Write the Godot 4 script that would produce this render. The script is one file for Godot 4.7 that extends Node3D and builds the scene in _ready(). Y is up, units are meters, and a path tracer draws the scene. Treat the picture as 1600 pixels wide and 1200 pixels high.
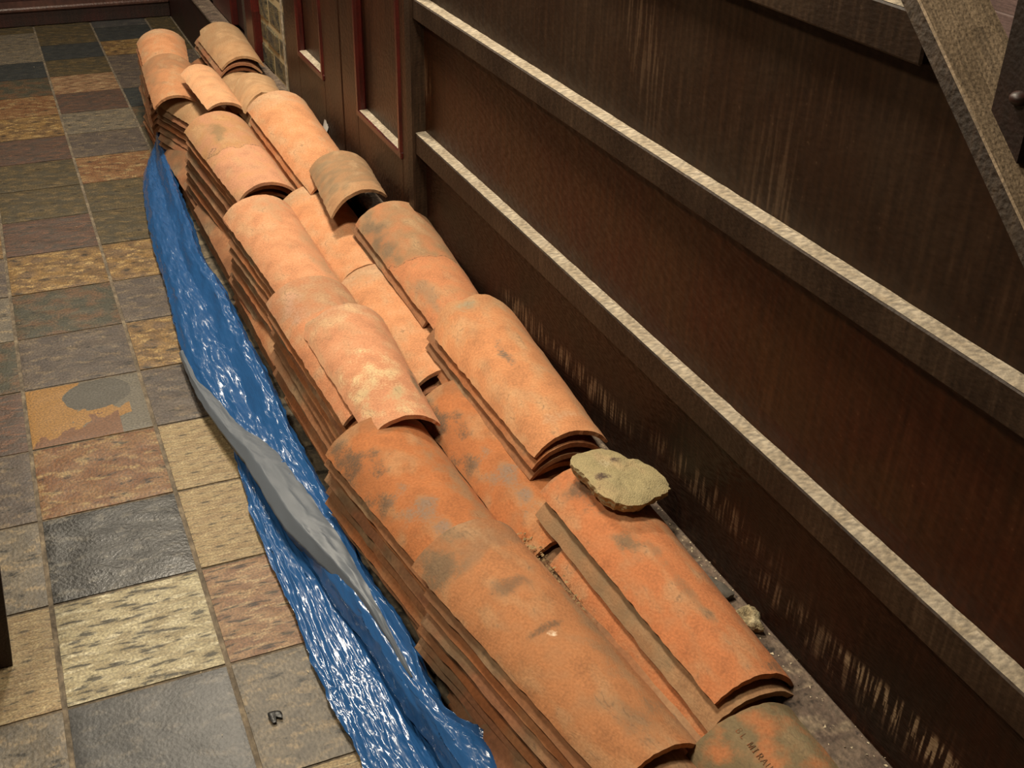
extends Node3D
# Reclaimed clay barrel tiles stacked in two rows on a slate floor beside dark panelling.

var taken := {}
var noise_a := PackedByteArray()
var noise_b := PackedByteArray()
var noise_c := PackedByteArray()
var rng := RandomNumberGenerator.new()
var mat := {}
var tile_meshes := {}
var tile_mats := {}

# ------------------------------------------------------------------ naming
func numbered(called: String) -> String:
	if not taken.has(called):
		taken[called] = 0
		return called
	taken[called] += 1
	return "%s_%03d" % [called, taken[called]]

func tag(o: Node, label: String, category: String, group := "", kind := "") -> void:
	o.set_meta("label", label)
	o.set_meta("category", category)
	if group != "":
		o.set_meta("group", group)
	if kind != "":
		o.set_meta("kind", kind)

func thing(called: String, label: String, category: String, at := Vector3.ZERO, group := "") -> Node3D:
	var o := Node3D.new()
	o.name = numbered(called)
	add_child(o)
	o.position = at
	tag(o, label, category, group)
	return o

func struct(called: String) -> Node3D:
	var o := Node3D.new()
	o.name = numbered(called)
	add_child(o)
	o.set_meta("kind", "structure")
	return o

func part(called: String, mesh: Mesh, m: Material, parent: Node) -> MeshInstance3D:
	var o := MeshInstance3D.new()
	o.name = called if parent != self else numbered(called)
	o.mesh = mesh
	o.material_override = m
	o.cast_shadow = GeometryInstance3D.SHADOW_CASTING_SETTING_ON
	parent.add_child(o, true)
	return o

# ------------------------------------------------------------------ mesh helpers
func begin() -> SurfaceTool:
	var st := SurfaceTool.new()
	st.begin(Mesh.PRIMITIVE_TRIANGLES)
	return st

func finish(st: SurfaceTool) -> ArrayMesh:
	st.generate_normals()
	return st.commit()

func tri(st: SurfaceTool, a: Vector3, b: Vector3, c: Vector3, ua: Vector2, ub: Vector2, uc: Vector2) -> void:
	st.set_uv(ua)
	st.add_vertex(a)
	st.set_uv(ub)
	st.add_vertex(b)
	st.set_uv(uc)
	st.add_vertex(c)

# corners clockwise as seen from the front
func quad(st: SurfaceTool, a: Vector3, b: Vector3, c: Vector3, d: Vector3, ua: Vector2, ub: Vector2, uc: Vector2, ud: Vector2) -> void:
	tri(st, a, b, c, ua, ub, uc)
	tri(st, a, c, d, ua, uc, ud)

func metre_uv(p: Vector3, n: Vector3) -> Vector2:
	var q := n.abs()
	if q.x >= q.y and q.x >= q.z:
		return Vector2(p.z, -p.y)
	if q.y >= q.z:
		return Vector2(p.x, p.z)
	return Vector2(p.x, -p.y)

# flat convex polygon turned away from a centre point, texture laid out in metres
func poly(st: SurfaceTool, pts: Array, centre: Vector3, shift := Vector3.ZERO) -> void:
	var n := Vector3.ZERO
	for i in pts.size():
		var p: Vector3 = pts[i]
		var q: Vector3 = pts[(i + 1) % pts.size()]
		n += p.cross(q)
	n = n.normalized()
	var mid := Vector3.ZERO
	for p in pts:
		mid += p
	mid /= pts.size()
	var order := pts.duplicate()
	if n.dot(mid - centre) > 0.0:
		order.reverse()
	st.set_smooth_group(-1)
	for i in range(1, order.size() - 1):
		tri(st, order[0], order[i], order[i + 1], metre_uv(order[0] + shift, n), metre_uv(order[i] + shift, n), metre_uv(order[i + 1] + shift, n))

# box from corner a to corner b with chamfered edges
func chamfer_box(st: SurfaceTool, a: Vector3, b: Vector3, c: float, shift := Vector3.ZERO) -> void:
	var m := (a + b) * 0.5
	var h := (b - a).abs() * 0.5
	c = minf(c, minf(h.x, minf(h.y, h.z)) * 0.9)
	for s in [-1.0, 1.0]:
		var X: float = s * h.x
		var Y: float = s * h.y
		var Z: float = s * h.z
		poly(st, [m + Vector3(X, -h.y + c, -h.z + c), m + Vector3(X, h.y - c, -h.z + c), m + Vector3(X, h.y - c, h.z - c), m + Vector3(X, -h.y + c, h.z - c)], m, shift)
		poly(st, [m + Vector3(-h.x + c, Y, -h.z + c), m + Vector3(h.x - c, Y, -h.z + c), m + Vector3(h.x - c, Y, h.z - c), m + Vector3(-h.x + c, Y, h.z - c)], m, shift)
		poly(st, [m + Vector3(-h.x + c, -h.y + c, Z), m + Vector3(h.x - c, -h.y + c, Z), m + Vector3(h.x - c, h.y - c, Z), m + Vector3(-h.x + c, h.y - c, Z)], m, shift)
		for u in [-1.0, 1.0]:
			var Y2: float = u * h.y
			var Z2: float = u * h.z
			var X2: float = s * h.x
			poly(st, [m + Vector3(X2, Y2 - u * c, -h.z + c), m + Vector3(X2 - s * c, Y2, -h.z + c), m + Vector3(X2 - s * c, Y2, h.z - c), m + Vector3(X2, Y2 - u * c, h.z - c)], m, shift)
			poly(st, [m + Vector3(X2, -h.y + c, Z2 - u * c), m + Vector3(X2 - s * c, -h.y + c, Z2), m + Vector3(X2 - s * c, h.y - c, Z2), m + Vector3(X2, h.y - c, Z2 - u * c)], m, shift)
			poly(st, [m + Vector3(-h.x + c, s * h.y, Z2 - u * c), m + Vector3(-h.x + c, s * h.y - s * c, Z2), m + Vector3(h.x - c, s * h.y - s * c, Z2), m + Vector3(h.x - c, s * h.y, Z2 - u * c)], m, shift)
			for w in [-1.0, 1.0]:
				poly(st, [m + Vector3(s * h.x, u * (h.y - c), w * (h.z - c)), m + Vector3(s * (h.x - c), u * h.y, w * (h.z - c)), m + Vector3(s * (h.x - c), u * (h.y - c), w * h.z)], m, shift)

func box_mesh(a: Vector3, b: Vector3, c := 0.002, shift := Vector3.ZERO) -> ArrayMesh:
	var st := begin()
	chamfer_box(st, a, b, c, shift)
	return finish(st)

# prism over a convex outline: outline points in 3D, pushed along depth
func prism_mesh(outline: Array, depth: Vector3) -> ArrayMesh:
	var st := begin()
	var m := Vector3.ZERO
	for p in outline:
		m += p
	m = m / outline.size() + depth * 0.5
	var back := []
	for p in outline:
		back.append(p + depth)
	poly(st, outline, m)
	poly(st, back, m)
	for i in outline.size():
		var j := (i + 1) % outline.size()
		poly(st, [outline[i], outline[j], back[j], back[i]], m)
	return finish(st)

# rough slab or lump over an outline (x, z pairs about the centre)
func lump_mesh(outline: Array, thick: float, bump: float, seed_: int, undercut := 0.8) -> ArrayMesh:
	var nz := FastNoiseLite.new()
	nz.seed = seed_
	nz.frequency = 28.0
	nz.fractal_octaves = 4
	var per := 72
	var rings := 7
	var rim: Array[Vector2] = []
	var n := outline.size()
	for k in per:
		var f := float(k) / per * n
		var i := int(f)
		var t := f - i
		var p: Vector2 = outline[i % n]
		var q: Vector2 = outline[(i + 1) % n]
		var pp: Vector2 = outline[(i + n - 1) % n]
		var qq: Vector2 = outline[(i + 2) % n]
		var r := p.cubic_interpolate(q, pp, qq, t)
		rim.append(r * (1.0 + 0.06 * nz.get_noise_2d(r.x * 3.0, r.y * 3.0)))
	var st := begin()
	var top := func(ring: int, k: int) -> Vector3:
		var s := float(ring) / rings
		var p: Vector2 = rim[k % per] * s
		var y := thick * 0.5 + bump * nz.get_noise_2d(p.x, p.y) - thick * 0.25 * pow(s, 6.0)
		return Vector3(p.x, y, p.y)
	var low := func(k: int, s: float, y: float) -> Vector3:
		var p: Vector2 = rim[k % per] * s
		var w := 1.0 + 0.09 * nz.get_noise_3d(p.x * 2.0, y * 4.0, p.y * 2.0)
		return Vector3(p.x * w, y, p.y * w)
	var uv := func(v: Vector3) -> Vector2: return Vector2(v.x, v.z) * 5.0 + Vector2(0.5, 0.5)
	for k in per:
		st.set_smooth_group(0)
		for r in rings:
			var a: Vector3 = top.call(r, k)
			var b: Vector3 = top.call(r, k + 1)
			var c: Vector3 = top.call(r + 1, k + 1)
			var d: Vector3 = top.call(r + 1, k)
			# rim runs anticlockwise or clockwise: orient by hand
			if (b - a).cross(c - a).y + (c - a).cross(d - a).y > 0.0:
				quad(st, a, d, c, b, uv.call(a), uv.call(d), uv.call(c), uv.call(b))
			else:
				quad(st, a, b, c, d, uv.call(a), uv.call(b), uv.call(c), uv.call(d))
		st.set_smooth_group(-1)
		var e0: Vector3 = top.call(rings, k)
		var e1: Vector3 = top.call(rings, k + 1)
		var m0: Vector3 = low.call(k, 0.98, 0.0)
		var m1: Vector3 = low.call(k + 1, 0.98, 0.0)
		var l0: Vector3 = low.call(k, undercut, -thick * 0.5)
		var l1: Vector3 = low.call(k + 1, undercut, -thick * 0.5)
		poly(st, [e0, e1, m1], Vector3.ZERO)
		poly(st, [e0, m1, m0], Vector3.ZERO)
		poly(st, [m0, m1, l1], Vector3.ZERO)
		poly(st, [m0, l1, l0], Vector3.ZERO)
		poly(st, [Vector3(0, -thick * 0.5, 0), l0, l1], Vector3(0, thick, 0))
	return finish(st)

# ------------------------------------------------------------------ procedural pictures
func make_noise(seed_: int, freq: float, oct: int, ridged := false) -> PackedByteArray:
	var n := FastNoiseLite.new()
	n.seed = seed_
	n.noise_type = FastNoiseLite.TYPE_SIMPLEX_SMOOTH
	n.frequency = freq
	n.fractal_type = FastNoiseLite.FRACTAL_RIDGED if ridged else FastNoiseLite.FRACTAL_FBM
	n.fractal_octaves = oct
	var im := n.get_seamless_image(512, 512)
	im.convert(Image.FORMAT_L8)
	return im.get_data()

func picture(w: int, h: int, data: PackedByteArray) -> ImageTexture:
	var im := Image.create_from_data(w, h, false, Image.FORMAT_RGB8, data)
	im.generate_mipmaps()
	return ImageTexture.create_from_image(im)

func rgb(r: int, g: int, b: int) -> Color:
	return Color8(r, g, b)

# fired clay: base colour, weathered colour over the part that lay exposed on the roof, mottling, marks and painted flank shade
func clay_picture(seed_: int, base: Color, worn: Color, reach: float, amount: float, line: float, stains_shade: Array, w := 224, h := 560) -> ImageTexture:
	var r := RandomNumberGenerator.new()
	r.seed = seed_
	var ox := r.randi() % 512
	var oy := r.randi() % 512
	var out := PackedByteArray()
	out.resize(w * h * 3)
	var k := 0
	var dust := Color(0.80, 0.66, 0.50)
	var soot := Color(0.22, 0.18, 0.14)
	for y in h:
		var v := float(y) / h
		for x in w:
			var u := float(x) / w
			var a := noise_a[(((y + oy) & 511) << 9) | ((x + ox) & 511)] / 255.0
			var b := noise_b[(((y * 2 + ox) & 511) << 9) | ((x * 2 + oy) & 511)] / 255.0
			var c := noise_a[(((y / 2 + ox + 99) & 511) << 9) | ((x + oy + 211) & 511)] / 255.0
			var edge := reach + (u - 0.5) * (u - 0.5) * -0.35 + (a - 0.5) * 0.12
			var f := clampf((edge - v) * 16.0 + 0.5, 0.0, 1.0)
			var wear := clampf(f * 0.62 + (a - 0.46) * 2.6 * amount + (b - 0.5) * 0.35 + (c - 0.5) * 0.5, 0.0, 1.0)
			var cr := lerpf(base.r, worn.r, wear)
			var cg := lerpf(base.g, worn.g, wear)
			var cb := lerpf(base.b, worn.b, wear)
			# pale dusty cast in soft clouds
			var d := clampf((c - 0.52) * 1.4, 0.0, 0.4)
			cr = lerpf(cr, dust.r, d)
			cg = lerpf(cg, dust.g, d)
			cb = lerpf(cb, dust.b, d)
			# weathering line left by the next tile
			if line > 0.0:
				var l := clampf(1.0 - absf(edge - v) * 110.0, 0.0, 1.0) * line * clampf((b - 0.35) * 4.0, 0.0, 1.0)
				cr = lerpf(cr, soot.r, l)
				cg = lerpf(cg, soot.g, l)
				cb = lerpf(cb, soot.b, l)
			for s in stains_shade:
				var du: float = (u - s[0]) / s[2]
				var dv: float = (v - s[1]) / s[3]
				var q := 1.0 - (du * du + dv * dv) + (a - 0.5) * 3.2 + (b - 0.5) * 2.2 + (c - 0.5) * 2.0
				if q > 0.0:
					var z: float = clampf(q * 0.6, 0.0, 1.0) * s[5]
					var sc: Color = s[4]
					cr = lerpf(cr, sc.r, z)
					cg = lerpf(cg, sc.g, z)
					cb = lerpf(cb, sc.b, z)
			var g := 0.93 + (b - 0.5) * 0.20 + (a - 0.5) * 0.2
			if b > 0.84 and c > 0.6:
				g *= 0.80
			var vein := clampf((noise_c[(((y + ox) & 511) << 9) | ((x * 2 + oy) & 511)] / 255.0 - 0.70) * 5.0, 0.0, 1.0) * clampf((a - 0.5) * 5.0, 0.0, 1.0) * clampf((c - 0.42) * 4.0, 0.0, 1.0) * 0.34
			cr = lerpf(cr, 0.32, vein)
			cg = lerpf(cg, 0.27, vein)
			cb = lerpf(cb, 0.22, vein)
			out[k] = int(clampf(cr * g, 0.0, 1.0) * 255.0)
			out[k + 1] = int(clampf(cg * g, 0.0, 1.0) * 255.0)
			out[k + 2] = int(clampf(cb * g, 0.0, 1.0) * 255.0)
			k += 3
	return picture(w, h, out)

# slate: three tones laid over each other by clouds and grain; dark flecks
func slate_picture(seed_: int, c0: Color, c1: Color, c2: Color, stretch: int, fleck: float, sharp := 2.5, w := 288) -> ImageTexture:
	var r := RandomNumberGenerator.new()
	r.seed = seed_
	var ox := r.randi() % 512
	var oy := r.randi() % 512
	var out := PackedByteArray()
	out.resize(w * w * 3)
	var k := 0
	for y in w:
		for x in w:
			var a := noise_a[(((y * stretch + oy) & 511) << 9) | ((x + ox) & 511)] / 255.0
			var b := noise_b[(((y * stretch + ox) & 511) << 9) | ((x * 2 + oy) & 511)] / 255.0
			var c := noise_a[(((y * 2 * stretch + ox) & 511) << 9) | ((x + oy + 77) & 511)] / 255.0
			var t := clampf((a - 0.5) * sharp + 0.5 + (b - 0.5) * 0.5, 0.0, 1.0)
			var s := clampf((c - 0.55) * sharp * 1.4 + (b - 0.5) * 0.6, 0.0, 1.0)
			var cr := lerpf(lerpf(c0.r, c1.r, t), c2.r, s)
			var cg := lerpf(lerpf(c0.g, c1.g, t), c2.g, s)
			var cb := lerpf(lerpf(c0.b, c1.b, t), c2.b, s)
			var g := 0.86 + (b - 0.5) * 0.5
			if fleck > 0.0:
				var e := clampf((noise_a[(((y * 2 * stretch + oy + 300) & 511) << 9) | ((x + ox + 150) & 511)] / 255.0 + (b - 0.5) * 0.35 - (0.82 - fleck)) * 7.0, 0.0, 1.0)
				g *= 1.0 - 0.55 * e
			out[k] = int(clampf(cr * g, 0.0, 1.0) * 255.0)
			out[k + 1] = int(clampf(cg * g, 0.0, 1.0) * 255.0)
			out[k + 2] = int(clampf(cb * g, 0.0, 1.0) * 255.0)
			k += 3
	return picture(w, w, out)

# slate with an orange field, a grey island and a rusty corner, as one tile shows
func island_picture(w := 288) -> ImageTexture:
	var out := PackedByteArray()
	out.resize(w * w * 3)
	var k := 0
	var orange := rgb(150, 110, 56)
	var grey := rgb(104, 98, 86)
	var rust := rgb(116, 80, 54)
	for y in w:
		var v := float(y) / w
		for x in w:
			var u := float(x) / w
			var a := noise_a[((y & 511) << 9) | ((x + 90) & 511)] / 255.0 - 0.5
			var b := noise_b[(((y * 2) & 511) << 9) | ((x * 2) & 511)] / 255.0 - 0.5
			var c := grey
			var l := (u + a * 0.25 + v * 0.05)
			if l < 0.42 or (u < 0.86 and v + a * 0.2 > 0.52 and v + a * 0.2 < 0.70 and u > 0.3):
				c = orange
			if Vector2((u - 0.60) / 0.30, (v - 0.27 + a * 0.1) / 0.26).length() < 1.0:
				c = rgb(84, 80, 72)
			if v + u * 0.55 + a * 0.3 > 0.98 and u < 0.75:
				c = rust
			var g := 0.92 + b * 0.5
			out[k] = int(clampf(c.r * g, 0.0, 1.0) * 255.0)
			out[k + 1] = int(clampf(c.g * g, 0.0, 1.0) * 255.0)
			out[k + 2] = int(clampf(c.b * g, 0.0, 1.0) * 255.0)
			k += 3
	return picture(w, w, out)

# stained boards: streaks run upright, scuffs and pale scrapes and painted sheen where wanted
func wood_picture(seed_: int, w: int, h: int, base: Color, red: Color, pale: Color, haze: float, scrape_sheen: Array) -> ImageTexture:
	var r := RandomNumberGenerator.new()
	r.seed = seed_
	var ox := r.randi() % 512
	var oy := r.randi() % 512
	var out := PackedByteArray()
	out.resize(w * h * 3)
	var k := 0
	for y in h:
		var v := float(y) / h
		for x in w:
			var u := float(x) / w
			var a := noise_a[(((y / 2 + oy) & 511) << 9) | ((x / 2 + ox) & 511)] / 255.0
			var s := noise_b[(((y / 9 + ox) & 511) << 9) | ((x * 2 + oy) & 511)] / 255.0
			var b := noise_b[(((y * 2 + ox) & 511) << 9) | ((x * 2 + oy) & 511)] / 255.0
			var t := clampf((a - 0.5) * 2.2 + 0.5, 0.0, 1.0)
			var cr := lerpf(base.r, red.r, t)
			var cg := lerpf(base.g, red.g, t)
			var cb := lerpf(base.b, red.b, t)
			var p := clampf((s - 0.58) * 2.0, 0.0, 1.0) * haze * clampf((noise_a[(((y + 200) & 511) << 9) | ((x / 3 + oy) & 511)] / 255.0 - 0.45) * 4.0, 0.0, 1.0)
			for q in scrape_sheen:
				var du: float = (u - q[0] - (v - q[1]) * q[4]) / q[2]
				var dv: float = (v - q[1]) / q[3]
				var z := 1.0 - du * du - dv * dv
				if z > 0.0:
					p += q[5] * clampf(z * 1.5, 0.0, 1.0) * clampf((s - 0.5) * 6.0, 0.0, 1.0)
			if b > 0.86 and a > 0.5:
				p += 0.25
			p = clampf(p, 0.0, 0.8)
			var g := 0.84 + (s - 0.5) * 0.34 + (b - 0.5) * 0.16
			out[k] = int(clampf(lerpf(cr * g, pale.r, p), 0.0, 1.0) * 255.0)
			out[k + 1] = int(clampf(lerpf(cg * g, pale.g, p), 0.0, 1.0) * 255.0)
			out[k + 2] = int(clampf(lerpf(cb * g, pale.b, p), 0.0, 1.0) * 255.0)
			k += 3
	return picture(w, h, out)

func grain_normal(freq: float, strength: float, size := 512) -> NoiseTexture2D:
	var n := FastNoiseLite.new()
	n.seed = 4
	n.frequency = freq
	n.fractal_octaves = 4
	var t := NoiseTexture2D.new()
	t.width = size
	t.height = size
	t.seamless = true
	t.as_normal_map = true
	t.bump_strength = strength
	t.noise = n
	return t

func surface(tex: Texture2D, rough: float, normal: Texture2D = null, depth := 1.0, scale := Vector3.ONE) -> StandardMaterial3D:
	var m := StandardMaterial3D.new()
	if tex:
		m.albedo_texture = tex
	m.roughness = rough
	m.uv1_scale = scale
	if normal:
		m.normal_enabled = true
		m.normal_texture = normal
		m.normal_scale = depth
	return m

func matt(m: StandardMaterial3D, s: float) -> StandardMaterial3D:
	m.metallic_specular = s
	return m

func plain(c: Color, rough: float) -> StandardMaterial3D:
	var m := StandardMaterial3D.new()
	m.albedo_color = c
	m.roughness = rough
	return m

# ------------------------------------------------------------------ barrel tile
func along(list: Array, u: float) -> float:
	if list.is_empty():
		return 0.0
	for i in range(list.size() - 1):
		var p: Vector2 = list[i]
		var q: Vector2 = list[i + 1]
		if u <= q.x:
			return lerpf(p.y, q.y, clampf((u - p.x) / maxf(q.x - p.x, 0.0001), 0.0, 1.0))
	return list[-1].y

# tapered half-round tile: w0 wide far end, w1 narrow near end; cut0 and cut1 shorten the ends (u, metres)
func tile_mesh(w0: float, w1: float, length: float, seed_: int, cut0 := [], cut1 := [], nu := 16, nv := 22) -> ArrayMesh:
	var half := deg_to_rad(58.0)
	var th := 0.0105
	var nz := FastNoiseLite.new()
	nz.seed = seed_
	nz.frequency = 1.0
	nz.fractal_octaves = 3
	var outer := []
	var inner := []
	for j in nv + 1:
		var t := float(j) / nv
		var w := lerpf(w0, w1, t)
		var rad := w / (2.0 * sin(half))
		var hl := half + 0.022 * nz.get_noise_2d(j * 0.55, 10.0) + 0.014 * nz.get_noise_2d(j * 3.1, 17.0)
		var hr := half + 0.022 * nz.get_noise_2d(j * 0.55, 30.0) + 0.014 * nz.get_noise_2d(j * 3.1, 37.0)
		var ro := []
		var ri := []
		for i in nu + 1:
			var u := float(i) / nu
			var ang := lerpf(-hl, hr, u)
			var z0 := -length * 0.5 + along(cut0, u) + 0.0018 * nz.get_noise_2d(i * 1.9, 50.0)
			var z1 := length * 0.5 - along(cut1, u) + 0.0018 * nz.get_noise_2d(i * 1.9, 60.0)
			var z := lerpf(z0, z1, t)
			var bump := 0.0022 * nz.get_noise_3d(u * 3.0, t * 6.0, 5.0) + 0.0008 * nz.get_noise_3d(u * 14.0, t * 34.0, 9.0)
			var lip := 0.004 * smoothstep(0.05, 0.0, u) + 0.004 * smoothstep(0.95, 1.0, u)
			var r1 := rad + bump
			var r2 := rad - th * (1.0 - 0.4 * pow(absf(2.0 * u - 1.0), 2.0)) + bump * 0.5 + lip * 0.3
			ro.append(Vector3(r1 * sin(ang), r1 * cos(ang) - rad * cos(half), z))
			ri.append(Vector3(r2 * sin(ang), r2 * cos(ang) - rad * cos(half), z))
		outer.append(ro)
		inner.append(ri)
	var st := begin()
	for j in nv:
		for i in nu:
			var ua := Vector2(float(i) / nu, float(j) / nv)
			var ub := Vector2(float(i + 1) / nu, float(j) / nv)
			var uc := Vector2(float(i + 1) / nu, float(j + 1) / nv)
			var ud := Vector2(float(i) / nu, float(j + 1) / nv)
			st.set_smooth_group(0)
			quad(st, outer[j][i], outer[j][i + 1], outer[j + 1][i + 1], outer[j + 1][i], ua, ub, uc, ud)
			st.set_smooth_group(1)
			quad(st, inner[j][i], inner[j + 1][i], inner[j + 1][i + 1], inner[j][i + 1], ua, ud, uc, ub)
	st.set_smooth_group(-1)
	for j in nv:
		var v0 := float(j) / nv
		var v1 := float(j + 1) / nv
		quad(st, outer[j][0], outer[j + 1][0], inner[j + 1][0], inner[j][0], Vector2(0, v0), Vector2(0, v1), Vector2(0.04, v1), Vector2(0.04, v0))
		quad(st, outer[j][nu], inner[j][nu], inner[j + 1][nu], outer[j + 1][nu], Vector2(1, v0), Vector2(0.96, v0), Vector2(0.96, v1), Vector2(1, v1))
	for i in nu:
		var u0 := float(i) / nu
		var u1 := float(i + 1) / nu
		quad(st, outer[0][i], inner[0][i], inner[0][i + 1], outer[0][i + 1], Vector2(u0, 0), Vector2(u0, 0.02), Vector2(u1, 0.02), Vector2(u1, 0))
		quad(st, outer[nv][i], outer[nv][i + 1], inner[nv][i + 1], inner[nv][i], Vector2(u0, 1), Vector2(u1, 1), Vector2(u1, 0.98), Vector2(u0, 0.98))
	return finish(st)

# a tile lying from its far end centre to its near end centre, rolled about its length
func lay_tile(mesh: ArrayMesh, nominal: float, m: Material, far: Vector3, near: Vector3, roll: float, label: String, group: String, called := "clay_tile") -> MeshInstance3D:
	var o := part(called, mesh, m, self)
	var d := near - far
	var z := d.normalized()
	var x := Vector3.UP.cross(z).normalized()
	var y := z.cross(x).normalized()
	var bs := Basis(x, y, z)
	bs = bs.rotated(z, roll)
	bs.z *= d.length() / nominal
	o.transform = Transform3D(bs, (far + near) * 0.5)
	tag(o, label, "clay tile", group)
	return o

# ------------------------------------------------------------------ cloth-like strips
# rows: [z, Vector2(x, y) ...] profiles; smooth between them, wrinkled by ridged noise
func film_mesh(rows: Array, nv: int, nu: int, seed_: int, amp: float, fx: float, fz: float, edge := 0.0) -> ArrayMesh:
	var nz := FastNoiseLite.new()
	nz.seed = seed_
	nz.noise_type = FastNoiseLite.TYPE_SIMPLEX_SMOOTH
	nz.fractal_type = FastNoiseLite.FRACTAL_RIDGED
	nz.fractal_octaves = 3
	nz.frequency = 1.0
	var ne := FastNoiseLite.new()
	ne.seed = seed_ + 5
	ne.frequency = 1.0
	var count: int = rows[0].size() - 1
	var grid := []
	for j in nv + 1:
		var f := float(j) / nv * (rows.size() - 1)
		var i1 := mini(int(f), rows.size() - 2)
		var t := f - i1
		var i0 := maxi(i1 - 1, 0)
		var i2 := i1 + 1
		var i3 := mini(i1 + 2, rows.size() - 1)
		var z := cubic_interpolate(rows[i1][0], rows[i2][0], rows[i0][0], rows[i3][0], t)
		var line := []
		for i in nu + 1:
			var g := float(i) / nu * (count - 1)
			var c1 := mini(int(g), count - 2)
			var s := g - c1
			s = s * s * (3.0 - 2.0 * s) * 0.5 + s * 0.5
			var pts := []
			for ri in [i0, i1, i2, i3]:
				var row: Array = rows[ri]
				var p: Vector2 = row[1 + c1]
				var q: Vector2 = row[2 + c1]
				pts.append(p.lerp(q, s))
			var p2 := Vector2(cubic_interpolate(pts[1].x, pts[2].x, pts[0].x, pts[3].x, t), cubic_interpolate(pts[1].y, pts[2].y, pts[0].y, pts[3].y, t))
			var n := nz.get_noise_2d(p2.x * fx + z * 2.0, z * fz)
			var n2 := nz.get_noise_2d(p2.x * fx * 2.4 + 40.0 - z * 5.0, z * fz * 2.6)
			var rise := amp * (n + 1.0) * 0.6 + amp * 0.5 * (n2 + 1.0)
			var side := edge * ne.get_noise_1d(z * 9.0) if (i == 0 or i == nu) else 0.0
			line.append(Vector3(p2.x + side + amp * 0.6 * n2, maxf(p2.y + rise, 0.004), z))
		grid.append(line)
	var st := begin()
	st.set_smooth_group(0)
	for j in nv:
		for i in nu:
			var a: Vector3 = grid[j][i]
			var b: Vector3 = grid[j][i + 1]
			var c: Vector3 = grid[j + 1][i + 1]
			var d: Vector3 = grid[j + 1][i]
			quad(st, a, b, c, d, Vector2(a.x, a.z), Vector2(b.x, b.z), Vector2(c.x, c.z), Vector2(d.x, d.z))
	return finish(st)

# ================================================================== scene
func _ready() -> void:
	rng.seed = 20
	# ---- camera, environment, lamps
	var cam := Camera3D.new()
	cam.name = "camera"
	add_child(cam)
	cam.position = Vector3(0, 1.63, 0)
	cam.basis = Basis.from_euler(Vector3(-0.5413, -0.4241, 0.0244))
	cam.fov = 37.26
	cam.near = 0.05
	cam.current = true
	var env := Environment.new()
	env.background_mode = Environment.BG_COLOR
	env.background_color = Color(0.012, 0.010, 0.008)
	env.tonemap_mode = Environment.TONE_MAPPER_LINEAR
	env.tonemap_exposure = 2.05
	env.sdfgi_enabled = true
	env.ssao_enabled = true
	env.ssil_enabled = true
	var we := WorldEnvironment.new()
	we.name = "world_environment"
	we.environment = env
	add_child(we)
	var glow := StandardMaterial3D.new()
	glow.albedo_color = Color(1, 0.93, 0.82)
	glow.emission_enabled = true
	glow.emission = Color(1.0, 0.945, 0.85)
	glow.emission_energy_multiplier = 3.0
	mat.fitting = plain(rgb(214, 206, 190), 0.6)
	var lamps := [
		[Vector3(0.56, 2.58, -3.9), 3.3, "round ceiling lamp above the middle of the tile rows"],
		[Vector3(0.50, 2.58, -1.9), 1.9, "round ceiling lamp above the near slate tiles"],
		[Vector3(-0.55, 2.58, -1.3), 1.5, "round ceiling lamp above the stool"],
		[Vector3(0.05, 2.58, -6.1), 1.2, "round ceiling lamp above the far sill"],
	]
	for l in lamps:
		ceiling_lamp(l[0], l[1], glow, l[2])

	# ---- shared noise and materials
	noise_a = make_noise(11, 0.012, 5)
	noise_b = make_noise(12, 0.07, 4)
	noise_c = make_noise(13, 0.02, 4, true)
	make_materials()
	tame_gloss()

	build_room()
	build_floor()
	build_panelling()
	build_doors()
	build_stair()
	build_tiles()
	build_tarp()
	build_debris()
	build_stool()

func ceiling_lamp(at: Vector3, energy: float, glow: Material, label: String) -> void:
	var t := thing("ceiling_lamp", label, "lamp", at, "ceiling lamps out of view")
	var ring := CylinderMesh.new()
	ring.top_radius = 0.21
	ring.bottom_radius = 0.19
	ring.height = 0.05
	var r := part("housing", ring, mat.fitting, t)
	r.position = Vector3(0, 0.035, 0)
	var disc := CylinderMesh.new()
	disc.top_radius = 0.17
	disc.bottom_radius = 0.165
	disc.height = 0.01
	part("lamp_diffuser", disc, glow, t).position = Vector3(0, 0.005, 0)
	var a := AreaLight3D.new()
	a.name = "lamp_light"
	t.add_child(a)
	a.rotation = Vector3(-PI / 2, 0, 0)
	a.position = Vector3(0, -0.008, 0)
	a.area_size = Vector2(0.3, 0.3)
	a.light_color = Color(1.0, 0.945, 0.85)
	a.light_energy = energy
	a.area_range = 14.0
	a.shadow_enabled = true

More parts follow.
